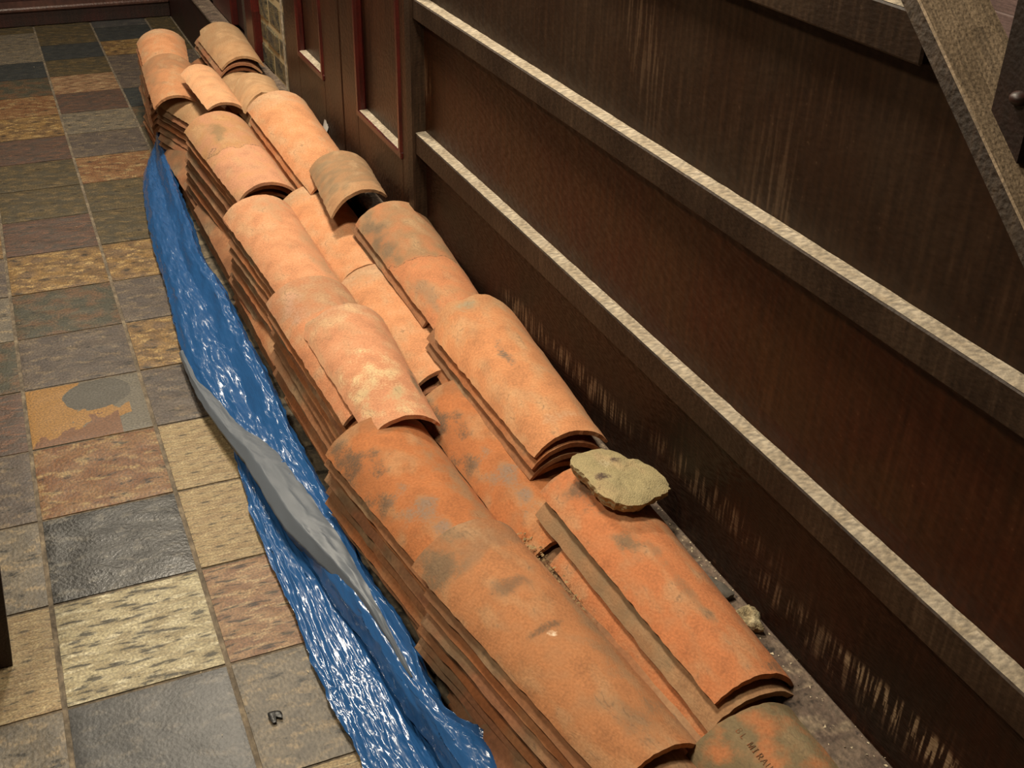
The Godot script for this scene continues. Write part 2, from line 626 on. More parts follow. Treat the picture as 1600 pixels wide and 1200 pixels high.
func make_materials() -> void:
	var gn := grain_normal(0.05, 5.0)
	var gf := grain_normal(0.11, 4.0)
	mat.gn = gn
	mat.gf = gf
	var base := rgb(64, 36, 18)
	var red := rgb(62, 28, 13)
	var pale := rgb(138, 118, 96)
	mat.panel_high = surface(wood_picture(31, 1280, 384, rgb(56, 39, 26), rgb(50, 31, 18), pale, 0.16, [[0.34, 0.25, 0.03, 0.3, 0.08, 0.22], [0.50, 0.55, 0.03, 0.3, 0.0, 0.2], [0.56, 0.75, 0.03, 0.2, 0.0, 0.25], [0.66, 0.8, 0.06, 0.12, 0.0, 0.3]]), 0.5, gf, 0.08, Vector3(1.0 / 2.6, 1.0 / 0.66, 1))  # first pale smear puts the sheen on the faded polish into the colour
	mat.panel_mid = surface(wood_picture(32, 1280, 384, base, red, pale, 0.10, [[0.8, 0.4, 0.015, 0.2, 0.06, 0.3], [0.9, 0.85, 0.03, 0.12, 0.0, 0.5]]), 0.42, gf, 0.08, Vector3(1.0 / 2.6, 1.0 / 0.66, 1))
	mat.panel_low = surface(wood_picture(33, 1536, 256, rgb(42, 27, 18), rgb(50, 26, 15), rgb(160, 138, 110), 0.25, [[0.66, 0.72, 0.07, 0.10, 0.0, 0.9], [0.60, 0.80, 0.12, 0.14, 0.0, 0.4], [0.24, 0.72, 0.10, 0.12, 0.0, 0.5], [0.10, 0.72, 0.08, 0.12, 0.0, 0.5], [0.43, 0.62, 0.1, 0.12, 0.0, 0.35]]), 0.5, gf, 0.3, Vector3(1.0 / 2.4, 1.0 / 0.30, 1))
	mat.rail = surface(wood_picture(34, 768, 256, rgb(66, 50, 37), rgb(50, 36, 26), pale, 0.25, []), 0.5, gf, 0.15, Vector3(1.0 / 1.2, 1.0 / 0.4, 1))
	mat.door = surface(wood_picture(35, 512, 512, rgb(70, 42, 27), rgb(56, 37, 26), pale, 0.10, []), 0.4, gf, 0.15, Vector3(1, 1, 1))
	mat.red_wood = surface(wood_picture(36, 256, 256, rgb(88, 24, 20), rgb(66, 20, 16), rgb(120, 80, 70), 0.1, []), 0.35, gf, 0.15, Vector3(2, 2, 1))
	mat.dark_wood = surface(wood_picture(37, 256, 256, rgb(50, 32, 26), rgb(64, 30, 24), pale, 0.1, []), 0.45, gf, 0.2, Vector3(2, 2, 1))
	mat.lit_old_wood = surface(wood_picture(38, 384, 384, rgb(176, 152, 122), rgb(150, 128, 100), rgb(196, 176, 148), 0.3, []), 0.75, gf, 0.2, Vector3(3, 3, 1))  # paler copy that paints the lit top of the sloping board
	mat.old_edge = surface(wood_picture(39, 256, 256, rgb(82, 68, 54), rgb(62, 50, 40), pale, 0.3, []), 0.75, gn, 0.5, Vector3(3, 3, 1))  # grey strips; also paints the shaded side of the sloping board
	mat.sill = surface(wood_picture(42, 256, 192, rgb(104, 68, 56), rgb(84, 54, 46), pale, 0.3, []), 0.4, gf, 0.15, Vector3(1, 2, 1))
	mat.dust = surface(slate_picture(61, rgb(190, 176, 154), rgb(174, 159, 136), rgb(158, 142, 118), 1, 0.0, 2.0, 192), 0.95, gf, 0.25, Vector3(4, 4, 1))
	mat.ledge_top = surface(slate_picture(62, rgb(126, 108, 92), rgb(104, 86, 74), rgb(146, 128, 106), 1, 0.1, 2.5, 224), 0.85, gn, 0.5, Vector3(3, 3, 1))
	mat.grout = surface(slate_picture(63, rgb(128, 114, 96), rgb(108, 97, 82), rgb(142, 128, 106), 1, 0.0, 2.0, 192), 0.9, gn, 0.6, Vector3(3, 3, 1))
	mat.mortar = surface(slate_picture(64, rgb(178, 160, 122), rgb(158, 142, 108), rgb(198, 184, 148), 1, 0.12, 3.0, 224), 0.95, gf, 0.8)
	mat.mortar_dark = surface(slate_picture(65, rgb(110, 96, 74), rgb(88, 74, 62), rgb(132, 116, 90), 1, 0.1, 3.0, 128), 0.95, gf, 0.8)
	mat.slate_chip = plain(rgb(84, 78, 70), 0.8)
	mat.brick = surface(slate_picture(66, rgb(112, 100, 66), rgb(84, 78, 62), rgb(130, 116, 80), 1, 0.15, 3.0, 192), 0.85, gn, 0.8, Vector3(4, 4, 1))
	mat.joint = plain(rgb(164, 148, 112), 0.95)
	mat.plaster = plain(rgb(124, 108, 86), 0.9)

func tame_gloss() -> void:
	for k in ["panel_high", "panel_mid", "panel_low", "rail", "door"]:
		matt(mat[k], 0.3)

# ------------------------------------------------------------------ room shell
func build_room() -> void:
	var left := struct("wall_left")
	part("plaster", box_mesh(Vector3(-2.5, 0, -7.3), Vector3(-2.38, 2.7, 1.8)), mat.plaster, left)
	var back := struct("wall_back")
	part("plaster", box_mesh(Vector3(-2.5, 0, 1.8), Vector3(2.2, 2.7, 1.92)), mat.plaster, back)
	var outer := struct("wall_outer")
	part("plaster", box_mesh(Vector3(2.0, -0.1, -7.3), Vector3(2.12, 2.7, 1.8)), mat.dark_wood, outer)
	var top := struct("ceiling")
	part("plaster", box_mesh(Vector3(-2.5, 2.64, -7.5), Vector3(2.2, 2.76, 1.92)), mat.plaster, top)
	var far := struct("wall_far")
	part("panel", box_mesh(Vector3(-2.5, 0.0, -7.45), Vector3(2.2, 2.7, -7.2)), mat.dark_wood, far)
	var sill := struct("trim_1")
	part("riser_board", box_mesh(Vector3(-2.4, 0.0, -7.2), Vector3(0.93, 0.078, -7.035), 0.004), mat.dark_wood, sill)
	part("nosing", box_mesh(Vector3(-2.4, 0.078, -7.2), Vector3(0.93, 0.104, -7.02), 0.008), mat.sill, sill)

# ------------------------------------------------------------------ slate floor
func slate_mesh(seed_: int, sx: float, sz: float, rough: float) -> ArrayMesh:
	var nz := FastNoiseLite.new()
	nz.seed = seed_
	nz.frequency = 9.0
	nz.fractal_octaves = 4
	var n := 22
	var g := []
	for j in n + 1:
		var line := []
		for i in n + 1:
			var x := (float(i) / n - 0.5) * sx
			var z := (float(j) / n - 0.5) * sz
			var h := nz.get_noise_2d(x, z * 1.6)
			# riven: the stone breaks away in flat steps
			var stepped := roundf(h * 5.0) / 5.0
			var e := minf(minf(i, n - i), minf(j, n - j))
			var y := maxf(lerpf(h, stepped, 0.65) * rough, -0.0012) * clampf(e / 2.0, 0.25, 1.0)
			if e < 0.5:
				y -= 0.0012
				x += 0.0006 * nz.get_noise_2d(x * 5.0 + 9.0, z * 5.0)
				z += 0.0006 * nz.get_noise_2d(x * 5.0, z * 5.0 + 7.0)
			line.append(Vector3(x, y, z))
		g.append(line)
	var st := begin()
	st.set_smooth_group(0)
	for j in n:
		for i in n:
			quad(st, g[j][i], g[j][i + 1], g[j + 1][i + 1], g[j + 1][i], Vector2(float(i) / n, float(j) / n), Vector2(float(i + 1) / n, float(j) / n), Vector2(float(i + 1) / n, float(j + 1) / n), Vector2(float(i) / n, float(j + 1) / n))
	st.set_smooth_group(-1)
	var dn := Vector3(0, -0.012, 0)
	for i in n:
		for s in [[g[0][i], g[0][i + 1]], [g[n][i], g[n][i + 1]], [g[i][0], g[i + 1][0]], [g[i][n], g[i + 1][n]]]:
			poly(st, [s[0], s[1], s[1] + dn, s[0] + dn], Vector3(0, -0.01, 0))
	return finish(st)

func build_floor() -> void:
	var fl := struct("floor")
	part("grout_bed", box_mesh(Vector3(-2.4, -0.12, -7.3), Vector3(2.0, -0.0052, 1.8)), mat.grout, fl)
	# tone triples, stretch of the grain, dark flecks, relief in metres, gloss
	var kinds := [
		[rgb(78, 77, 76), rgb(66, 66, 66), rgb(100, 95, 88), 1, 0.0, 0.0010, 0.42],      # 0 smooth dark grey
		[rgb(68, 67, 65), rgb(52, 51, 50), rgb(104, 100, 92), 1, 0.10, 0.0034, 0.36],    # 1 rough charcoal
		[rgb(190, 178, 142), rgb(160, 146, 112), rgb(210, 200, 168), 2, 0.19, 0.0026, 0.55], # 2 cream streaked
		[rgb(138, 102, 66), rgb(120, 80, 48), rgb(160, 134, 92), 1, 0.08, 0.0026, 0.5],  # 3 rust tan
		[rgb(0, 0, 0), rgb(0, 0, 0), rgb(0, 0, 0), 1, 0.0, 0.0016, 0.5],                 # 4 orange with grey island
		[rgb(98, 86, 76), rgb(84, 74, 68), rgb(120, 104, 84), 1, 0.05, 0.0022, 0.5],     # 5 mauve grey
		[rgb(70, 68, 54), rgb(104, 78, 54), rgb(86, 80, 62), 1, 0.05, 0.0020, 0.5],      # 6 green grey and brown
		[rgb(142, 110, 64), rgb(110, 84, 54), rgb(176, 146, 94), 1, 0.12, 0.0040, 0.5],  # 7 golden ochre
		[rgb(94, 70, 58), rgb(78, 66, 58), rgb(120, 84, 62), 2, 0.06, 0.0026, 0.5],      # 8 purple brown
		[rgb(90, 76, 48), rgb(74, 66, 48), rgb(116, 96, 62), 1, 0.06, 0.0022, 0.5],      # 9 olive brown
		[rgb(170, 148, 108), rgb(154, 130, 94), rgb(186, 168, 128), 3, 0.12, 0.0022, 0.6], # 10 tan with slots
		[rgb(120, 110, 94), rgb(104, 96, 84), rgb(146, 128, 100), 1, 0.08, 0.0024, 0.5], # 11 grey tan
		[rgb(56, 60, 60), rgb(48, 52, 52), rgb(72, 72, 66), 1, 0.0, 0.0012, 0.45],       # 12 blue grey
		[rgb(158, 124, 90), rgb(134, 98, 70), rgb(180, 154, 116), 2, 0.14, 0.0026, 0.55],# 13 pink tan streaked
	]
	var meshes := []
	var mats := []
	for k in kinds.size():
		var q: Array = kinds[k]
		meshes.append(slate_mesh(100 + k, 0.2930, 0.2970, q[5]))
		var tex := island_picture() if k == 4 else slate_picture(200 + k, q[0], q[1], q[2], q[3], q[4])
		mats.append(surface(tex, q[6], mat.gn, 0.12 if q[5] < 0.0018 else 0.24))
	# rows from the one nearest the viewer (index 0 lies at z -1.40) to the far sill, per column
	var plan := {
		-3: [5, 9, 11, 6, 3, 8, 5, 9, 7, 1, 11, 6, 5, 9, 3, 12, 9, 6, 5, 9],
		-2: [11, 5, 9, 3, 8, 6, 11, 5, 9, 7, 3, 5, 12, 6, 9, 11, 3, 5, 9, 6],
		-1: [0, 11, 10, 11, 5, 8, 6, 11, 5, 7, 9, 8, 5, 7, 3, 9, 12, 0, 11, 9],
		0: [6, 0, 2, 1, 3, 4, 5, 6, 7, 8, 9, 9, 8, 7, 3, 6, 12, 11, 11, 9],
		1: [10, 11, 13, 10, 10, 5, 7, 5, 7, 9, 9, 3, 5, 11, 8, 13, 9, 12, 9, 9],
		2: [5, 11, 3, 9, 10, 5, 6, 8, 9, 5, 9, 5, 9, 6, 12, 5, 5, 7, 12, 0],
		3: [9, 5, 3, 9, 10, 5, 6, 8, 9, 5, 9, 5, 9, 6, 9, 5, 5, 9, 9, 9],
	}
	var r := RandomNumberGenerator.new()
	r.seed = 77
	for col in plan:
		var x0: float = 0.1735 + 0.3035 * (col - 1)
		var list: Array = plan[col]
		for i in list.size():
			var zc: float = -1.40 - 0.3035 * (i - 1) - 0.0035 * maxf(i - 1.0, 0.0) * 0.55 - 0.15
			if zc < -7.25:
				continue
			var kind: int = list[i]
			var o := part("slate_tile", meshes[kind], mats[kind], fl)
			var flip := 0.0
			if kind != 4 and r.randf() < 0.5:
				flip = PI
			o.rotation = Vector3(r.randf_range(-0.003, 0.003), flip, r.randf_range(-0.003, 0.003))
			o.position = Vector3(x0 + 0.1518, -0.0015, zc)
			if col == 3:
				o.scale = Vector3(0.46, 1, 1)
				o.position.x = x0 + 0.074

# ------------------------------------------------------------------ panelling on the right
func build_panelling() -> void:
	var wall := struct("wall_right")
	var xf := 1.005
	# panels between the rails
	part("panel", box_mesh(Vector3(xf, 0.25, -2.86), Vector3(1.05, 0.60, 0.6), 0.001), mat.panel_low, wall)
	part("panel", box_mesh(Vector3(xf, 0.58, -2.86), Vector3(1.05, 0.96, 0.6), 0.001), mat.panel_mid, wall)
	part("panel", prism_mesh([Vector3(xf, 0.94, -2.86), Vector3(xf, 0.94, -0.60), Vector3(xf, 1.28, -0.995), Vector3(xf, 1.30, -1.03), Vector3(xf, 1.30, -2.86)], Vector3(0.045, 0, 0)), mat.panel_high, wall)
	# rails, each under a film of pale dust
	var rails := [[0.560, 0.619, -2.84, 0.6], [0.922, 0.974, -2.84, 0.6], [1.272, 1.330, -2.84, -1.025]]
	for q in rails:
		var rl := part("rail", box_mesh(Vector3(0.974, q[0], q[2]), Vector3(1.02, q[1], q[3]), 0.003, Vector3(0, q[0] * 3.0, q[0])), mat.rail, wall)
		part("dust_film", dust_strip(0.976, 1.0045, q[1], q[2], q[3], int(q[0] * 100)), mat.dust, rl)
	part("stile", box_mesh(Vector3(0.968, 0.28, -2.885), Vector3(1.05, 2.1, -2.835), 0.004), mat.rail, wall)
	# skirting shelf that runs the length of the wall
	var ledge := struct("baseboard_right")
	part("riser_board", box_mesh(Vector3(0.931, -0.004, -7.2), Vector3(1.06, 0.270, 0.6), 0.003), mat.dark_wood, ledge)
	part("top_board", box_mesh(Vector3(0.926, 0.270, -7.2), Vector3(1.005, 0.288, 0.6), 0.004), mat.ledge_top, ledge)

func dust_strip(x0: float, x1: float, y: float, z0: float, z1: float, seed_: int) -> ArrayMesh:
	var nz := FastNoiseLite.new()
	nz.seed = seed_
	nz.frequency = 30.0
	nz.fractal_octaves = 3
	var st := begin()
	var n := 160
	st.set_smooth_group(0)
	var old := []
	for i in n + 1:
		var z := lerpf(z0 + 0.001, z1, float(i) / n)
		var line := []
		for k in 5:
			var x := lerpf(x0, x1, k / 4.0)
			if k == 0:
				x += 0.0010 * nz.get_noise_1d(z * 2.0)
			var h := 0.0016 + 0.0012 * nz.get_noise_2d(x, z)
			if k == 0:
				h = 0.0002
			line.append(Vector3(x, y + h, z))
		if i > 0:
			for k in 4:
				var a: Vector3 = old[k]
				var b: Vector3 = old[k + 1]
				var c: Vector3 = line[k + 1]
				var d: Vector3 = line[k]
				quad(st, a, b, c, d, Vector2(a.z, a.x), Vector2(b.z, b.x), Vector2(c.z, c.x), Vector2(d.z, d.x))
		old = line
	return finish(st)

# ------------------------------------------------------------------ door leaves and what lies beyond them
func build_doors() -> void:
	var spec := [[-3.575, -2.887, -3.415, -2.978], [-4.352, -3.588, -4.155, -3.802]]
	for q in spec:
		var d := struct("door_1" if not taken.has("door_1") else "door_2")
		var z0: float = q[0]
		var z1: float = q[1]
		var p0: float = q[2]
		var p1: float = q[3]
		var yb := 0.505
		var x0 := 0.985
		var x1 := 1.03
		part("stile", box_mesh(Vector3(x0, 0.288, z0), Vector3(x1, 2.1, p0), 0.003), mat.door, d)
		part("stile", box_mesh(Vector3(x0, 0.288, p1), Vector3(x1, 2.1, z1), 0.003), mat.door, d)
		part("bottom_rail", box_mesh(Vector3(x0, 0.288, p0), Vector3(x1, yb, p1), 0.003), mat.door, d)
		part("panel", box_mesh(Vector3(x0 + 0.022, yb, p0), Vector3(x1, 2.0, p1), 0.003), mat.door, d)
		part("moulding", box_mesh(Vector3(x0 - 0.006, yb, p0), Vector3(x0 + 0.024, 2.0, p0 + 0.03), 0.008), mat.red_wood, d)
		part("moulding", box_mesh(Vector3(x0 - 0.006, yb, p1 - 0.03), Vector3(x0 + 0.024, 2.0, p1), 0.008), mat.red_wood, d)
		var b := part("moulding", box_mesh(Vector3(x0 - 0.006, yb - 0.012, p0), Vector3(x0 + 0.024, yb + 0.012, p1), 0.004), mat.red_wood, d)
		part("dust_film", dust_strip(x0 - 0.003, x0 + 0.022, yb + 0.012, p0 + 0.03, p1 - 0.03, 5), mat.dust, b)
	# pale bead along the far edge of the second leaf
	var bead := struct("trim_2")
	part("bead", box_mesh(Vector3(0.977, 0.288, -4.366), Vector3(0.985, 0.66, -4.360), 0.001), mat.dust, bead)
	# stone pier beyond the doors
	var pier := struct("wall_pier")
	part("mortar_bed", box_mesh(Vector3(1.0, 0.2, -4.84), Vector3(1.06, 2.1, -4.36)), mat.joint, pier)
	var r := RandomNumberGenerator.new()
	r.seed = 5
	var y := 0.29
	var row := 0
	while y < 1.3:
		var h := r.randf_range(0.075, 0.105)
		var z := -4.84 - (0.08 if row % 2 == 1 else 0.0)
		while z < -4.37:
			var w := r.randf_range(0.14, 0.2)
			var za := maxf(z, -4.835)
			var zb := minf(z + w, -4.375)
			if zb - za > 0.03:
				part("brick", box_mesh(Vector3(0.992 + r.randf_range(0, 0.008), y, za), Vector3(1.05, y + h, zb), 0.008), mat.brick, pier)
			z += w + 0.014
		y += h + 0.014
		row += 1
	# red frame, grey strip, dark boards and the far masonry
	var frame := struct("trim_3")
	part("post", box_mesh(Vector3(0.965, 0.288, -4.985), Vector3(1.06, 2.1, -4.84), 0.006), mat.red_wood, frame)
	part("strip", box_mesh(Vector3(0.975, 0.288, -5.09), Vector3(1.06, 2.1, -4.99), 0.004), mat.old_edge, frame)
	var boards := struct("trim_4")
	part("board", box_mesh(Vector3(1.03, 0.288, -5.5), Vector3(1.06, 2.1, -5.09), 0.004), mat.dark_wood, boards)
	part("board", box_mesh(Vector3(1.0, 0.288, -5.96), Vector3(1.06, 2.1, -5.5), 0.006), mat.red_wood, boards)
	part("board", box_mesh(Vector3(1.01, 0.288, -6.21), Vector3(1.06, 2.1, -5.97), 0.004), mat.old_edge, boards)
	part("board", box_mesh(Vector3(0.985, 0.2, -6.79), Vector3(1.06, 2.1, -6.22), 0.006), mat.red_wood, boards)
	part("board", box_mesh(Vector3(0.99, 0.2, -6.93), Vector3(1.06, 2.1, -6.80), 0.004), mat.old_edge, boards)
	part("masonry", box_mesh(Vector3(1.0, 0.2, -7.2), Vector3(1.06, 2.1, -6.94), 0.004), mat.plaster, boards)

# ------------------------------------------------------------------ sloping cap, newel and steps at the top right
func build_stair() -> void:
	var cap := struct("trim_5")
	var slope := -0.847
	var h := func(z: float) -> float: return 1.346 + slope * (z + 1.031)
	var z0 := -1.42
	var z1 := -0.25
	var top: float = 0.030
	# one worn board: shaded side and lit top painted in two tones
	var a := [Vector3(0.960, h.call(z0) - 0.030, z0), Vector3(0.960, h.call(z1) - 0.030, z1), Vector3(0.960, h.call(z1) - 0.003, z1), Vector3(0.960, h.call(z0) - 0.003, z0)]
	part("shaded_edge_board", prism_mesh(a, Vector3(0.100, 0, 0)), mat.old_edge, cap)
	var b := [Vector3(0.9605, h.call(z0) - 0.003, z0), Vector3(0.9605, h.call(z1) - 0.003, z1), Vector3(0.9625, h.call(z1), z1), Vector3(0.9625, h.call(z0), z0)]
	part("lit_cap_face", prism_mesh(b, Vector3(0.098, 0, 0)), mat.lit_old_wood, cap)
	mat.tread = surface(wood_picture(40, 256, 256, rgb(126, 100, 94), rgb(104, 82, 76), rgb(160, 140, 130), 0.3, []), 0.6, mat.gf, 0.2, Vector3(2, 2, 1))
	var nw := thing("newel_post", "dark square stair post standing on the sloping worn board", "post", Vector3(1.02, 1.24, -0.89))
	var p0 := [Vector3(-0.034, 0.012, -0.026), Vector3(0.03, 0.012, -0.026), Vector3(0.03, -0.032, 0.026), Vector3(-0.034, -0.032, 0.026)]
	var st := begin()
	var up := []
	for p in p0:
		up.append(Vector3(p.x, 0.8, p.z))
	var m := Vector3(0, 0.3, 0)
	poly(st, p0, m)
	poly(st, up, m)
	for i in 4:
		poly(st, [p0[i], p0[(i + 1) % 4], up[(i + 1) % 4], up[i]], m)
	mat.black_wood = surface(wood_picture(41, 192, 192, rgb(40, 30, 24), rgb(50, 28, 22), rgb(110, 96, 80), 0.1, []), 0.5, mat.gf, 0.2, Vector3(2, 2, 1))
	part("shaft", finish(st), mat.black_wood, nw)
	var knob := SphereMesh.new()
	knob.radius = 0.011
	knob.height = 0.016
	knob.radial_segments = 20
	knob.rings = 10
	var kb := part("peg", knob, mat.dark_wood, nw)
	kb.position = Vector3(-0.034, 0.035, 0.008)
	var landing := struct("trim_6")
	for i in 6:
		part("landing_board", box_mesh(Vector3(1.065 + 0.155 * i, 1.175, -2.6), Vector3(1.217 + 0.155 * i, 1.2, -0.75), 0.003), mat.tread, landing)

# ------------------------------------------------------------------ roof tiles
func clay(key: String) -> Material:
	if tile_mats.has(key):
		return tile_mats[key]
	var grey := rgb(112, 92, 70)
	var dark := rgb(78, 66, 54)
	var tex: ImageTexture
	match key:  # on some tiles a long right-side mark paints in the duller, dusty flank
		"ochre":
			tex = clay_picture(1, rgb(190, 128, 82), rgb(150, 112, 80), 0.16, 0.55, 0.0, [[0.15, 0.06, 0.22, 0.10, grey, 0.75], [0.42, 0.30, 0.18, 0.035, dark, 0.45], [0.50, 0.50, 0.22, 0.015, dark, 0.6], [0.45, 0.53, 0.03, 0.012, rgb(236, 214, 190), 0.9], [0.8, 0.6, 0.2, 0.3, rgb(140, 108, 78), 0.6], [0.6, 0.86, 0.2, 0.1, grey, 0.4]])
		"soot":
			tex = clay_picture(2, rgb(188, 117, 68), rgb(142, 102, 70), 0.1, 0.5, 0.0, [[0.13, 0.26, 0.16, 0.22, dark, 0.7], [0.33, 0.62, 0.16, 0.16, rgb(140, 116, 98), 0.9], [0.8, 0.5, 0.2, 0.3, rgb(150, 116, 84), 0.7]])
		"pale":
			tex = clay_picture(3, rgb(214, 150, 110), rgb(190, 146, 112), 0.1, 0.6, 0.0, [[0.45, 0.70, 0.34, 0.24, rgb(214, 186, 142), 0.85], [0.42, 0.82, 0.2, 0.10, rgb(150, 130, 96), 0.5], [0.5, 0.08, 0.3, 0.06, rgb(206, 168, 128), 0.7], [0.9, 0.65, 0.07, 0.12, dark, 0.5]])
		"pink":
			tex = clay_picture(4, rgb(208, 140, 98), rgb(178, 138, 106), 0.3, 0.6, 0.0, [[0.6, 0.12, 0.3, 0.2, rgb(184, 146, 108), 0.6], [0.25, 0.2, 0.12, 0.1, rgb(190, 144, 122), 0.6], [0.72, 0.2, 0.03, 0.05, dark, 0.6]])
		"clean":
			tex = clay_picture(5, rgb(214, 150, 108), rgb(196, 148, 112), 0.12, 0.6, 0.0, [[0.6, 0.12, 0.2, 0.12, rgb(176, 142, 108), 0.5], [0.8, 0.6, 0.14, 0.3, rgb(170, 132, 98), 0.5]])
		"lined":
			tex = clay_picture(6, rgb(208, 150, 114), rgb(172, 128, 86), 0.50, 0.5, 0.7, [[0.35, 0.24, 0.12, 0.12, rgb(116, 98, 72), 0.6]])
		"vivid":
			tex = clay_picture(7, rgb(204, 128, 80), rgb(162, 118, 84), 0.06, 0.55, 0.0, [[0.25, 0.13, 0.1, 0.10, dark, 0.6], [0.55, 0.22, 0.12, 0.03, dark, 0.7], [0.30, 0.38, 0.10, 0.05, grey, 0.7], [0.45, 0.62, 0.05, 0.2, grey, 0.4], [0.85, 0.5, 0.12, 0.5, rgb(150, 112, 84), 0.6], [0.8, 0.97, 0.3, 0.03, dark, 0.6]])
		"smear":
			tex = clay_picture(8, rgb(208, 142, 94), rgb(182, 138, 98), 0.12, 0.5, 0.0, [[0.42, 0.44, 0.05, 0.15, rgb(100, 88, 76), 0.85], [0.40, 0.06, 0.10, 0.05, rgb(150, 138, 112), 0.8], [0.85, 0.5, 0.12, 0.5, rgb(170, 128, 92), 0.5], [0.5, 0.9, 0.25, 0.03, rgb(190, 150, 116), 0.6]])
		"crust":
			tex = clay_picture(9, rgb(202, 134, 90), rgb(152, 118, 84), 0.55, 0.55, 0.7, [[0.15, 0.25, 0.14, 0.22, rgb(112, 94, 74), 0.7], [0.2, 0.75, 0.1, 0.16, rgb(150, 120, 92), 0.6]])
		"ash":
			tex = clay_picture(10, rgb(180, 136, 96), rgb(146, 116, 84), 0.8, 0.7, 0.0, [[0.25, 0.4, 0.2, 0.4, rgb(126, 106, 80), 0.6]])
		"amber":
			tex = clay_picture(11, rgb(212, 148, 102), rgb(186, 146, 112), 0.12, 0.5, 0.0, [[0.8, 0.5, 0.12, 0.4, rgb(180, 140, 106), 0.5]])
		"sand":
			tex = clay_picture(12, rgb(190, 146, 104), rgb(166, 134, 98), 0.6, 0.6, 0.0, [[0.5, 0.5, 0.3, 0.3, rgb(196, 152, 110), 0.5]])
		"peach":
			tex = clay_picture(13, rgb(218, 162, 118), rgb(190, 146, 110), 0.06, 0.5, 0.0, [])
		"stamp":
			tex = clay_picture(14, rgb(202, 130, 82), rgb(128, 110, 80), 0.3, 0.9, 0.0, [[0.2, 0.16, 0.12, 0.22, rgb(118, 100, 70), 0.8], [0.82, 0.2, 0.14, 0.3, rgb(128, 116, 86), 0.8], [0.45, 0.24, 0.06, 0.08, rgb(120, 104, 74), 0.7]])
		"umber":
			tex = clay_picture(18, rgb(198, 138, 94), rgb(158, 116, 82), 0.35, 0.6, 0.0, [[0.2, 0.5, 0.16, 0.3, rgb(140, 106, 76), 0.5]])
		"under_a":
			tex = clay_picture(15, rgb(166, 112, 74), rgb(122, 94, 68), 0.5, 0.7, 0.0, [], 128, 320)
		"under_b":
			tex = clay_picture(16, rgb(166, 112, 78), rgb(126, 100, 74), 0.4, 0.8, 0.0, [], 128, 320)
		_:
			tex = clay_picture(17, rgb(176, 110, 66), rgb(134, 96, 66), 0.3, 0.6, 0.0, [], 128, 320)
	tile_mats[key] = surface(tex, 0.92, mat.gf, 0.22)
	return tile_mats[key]

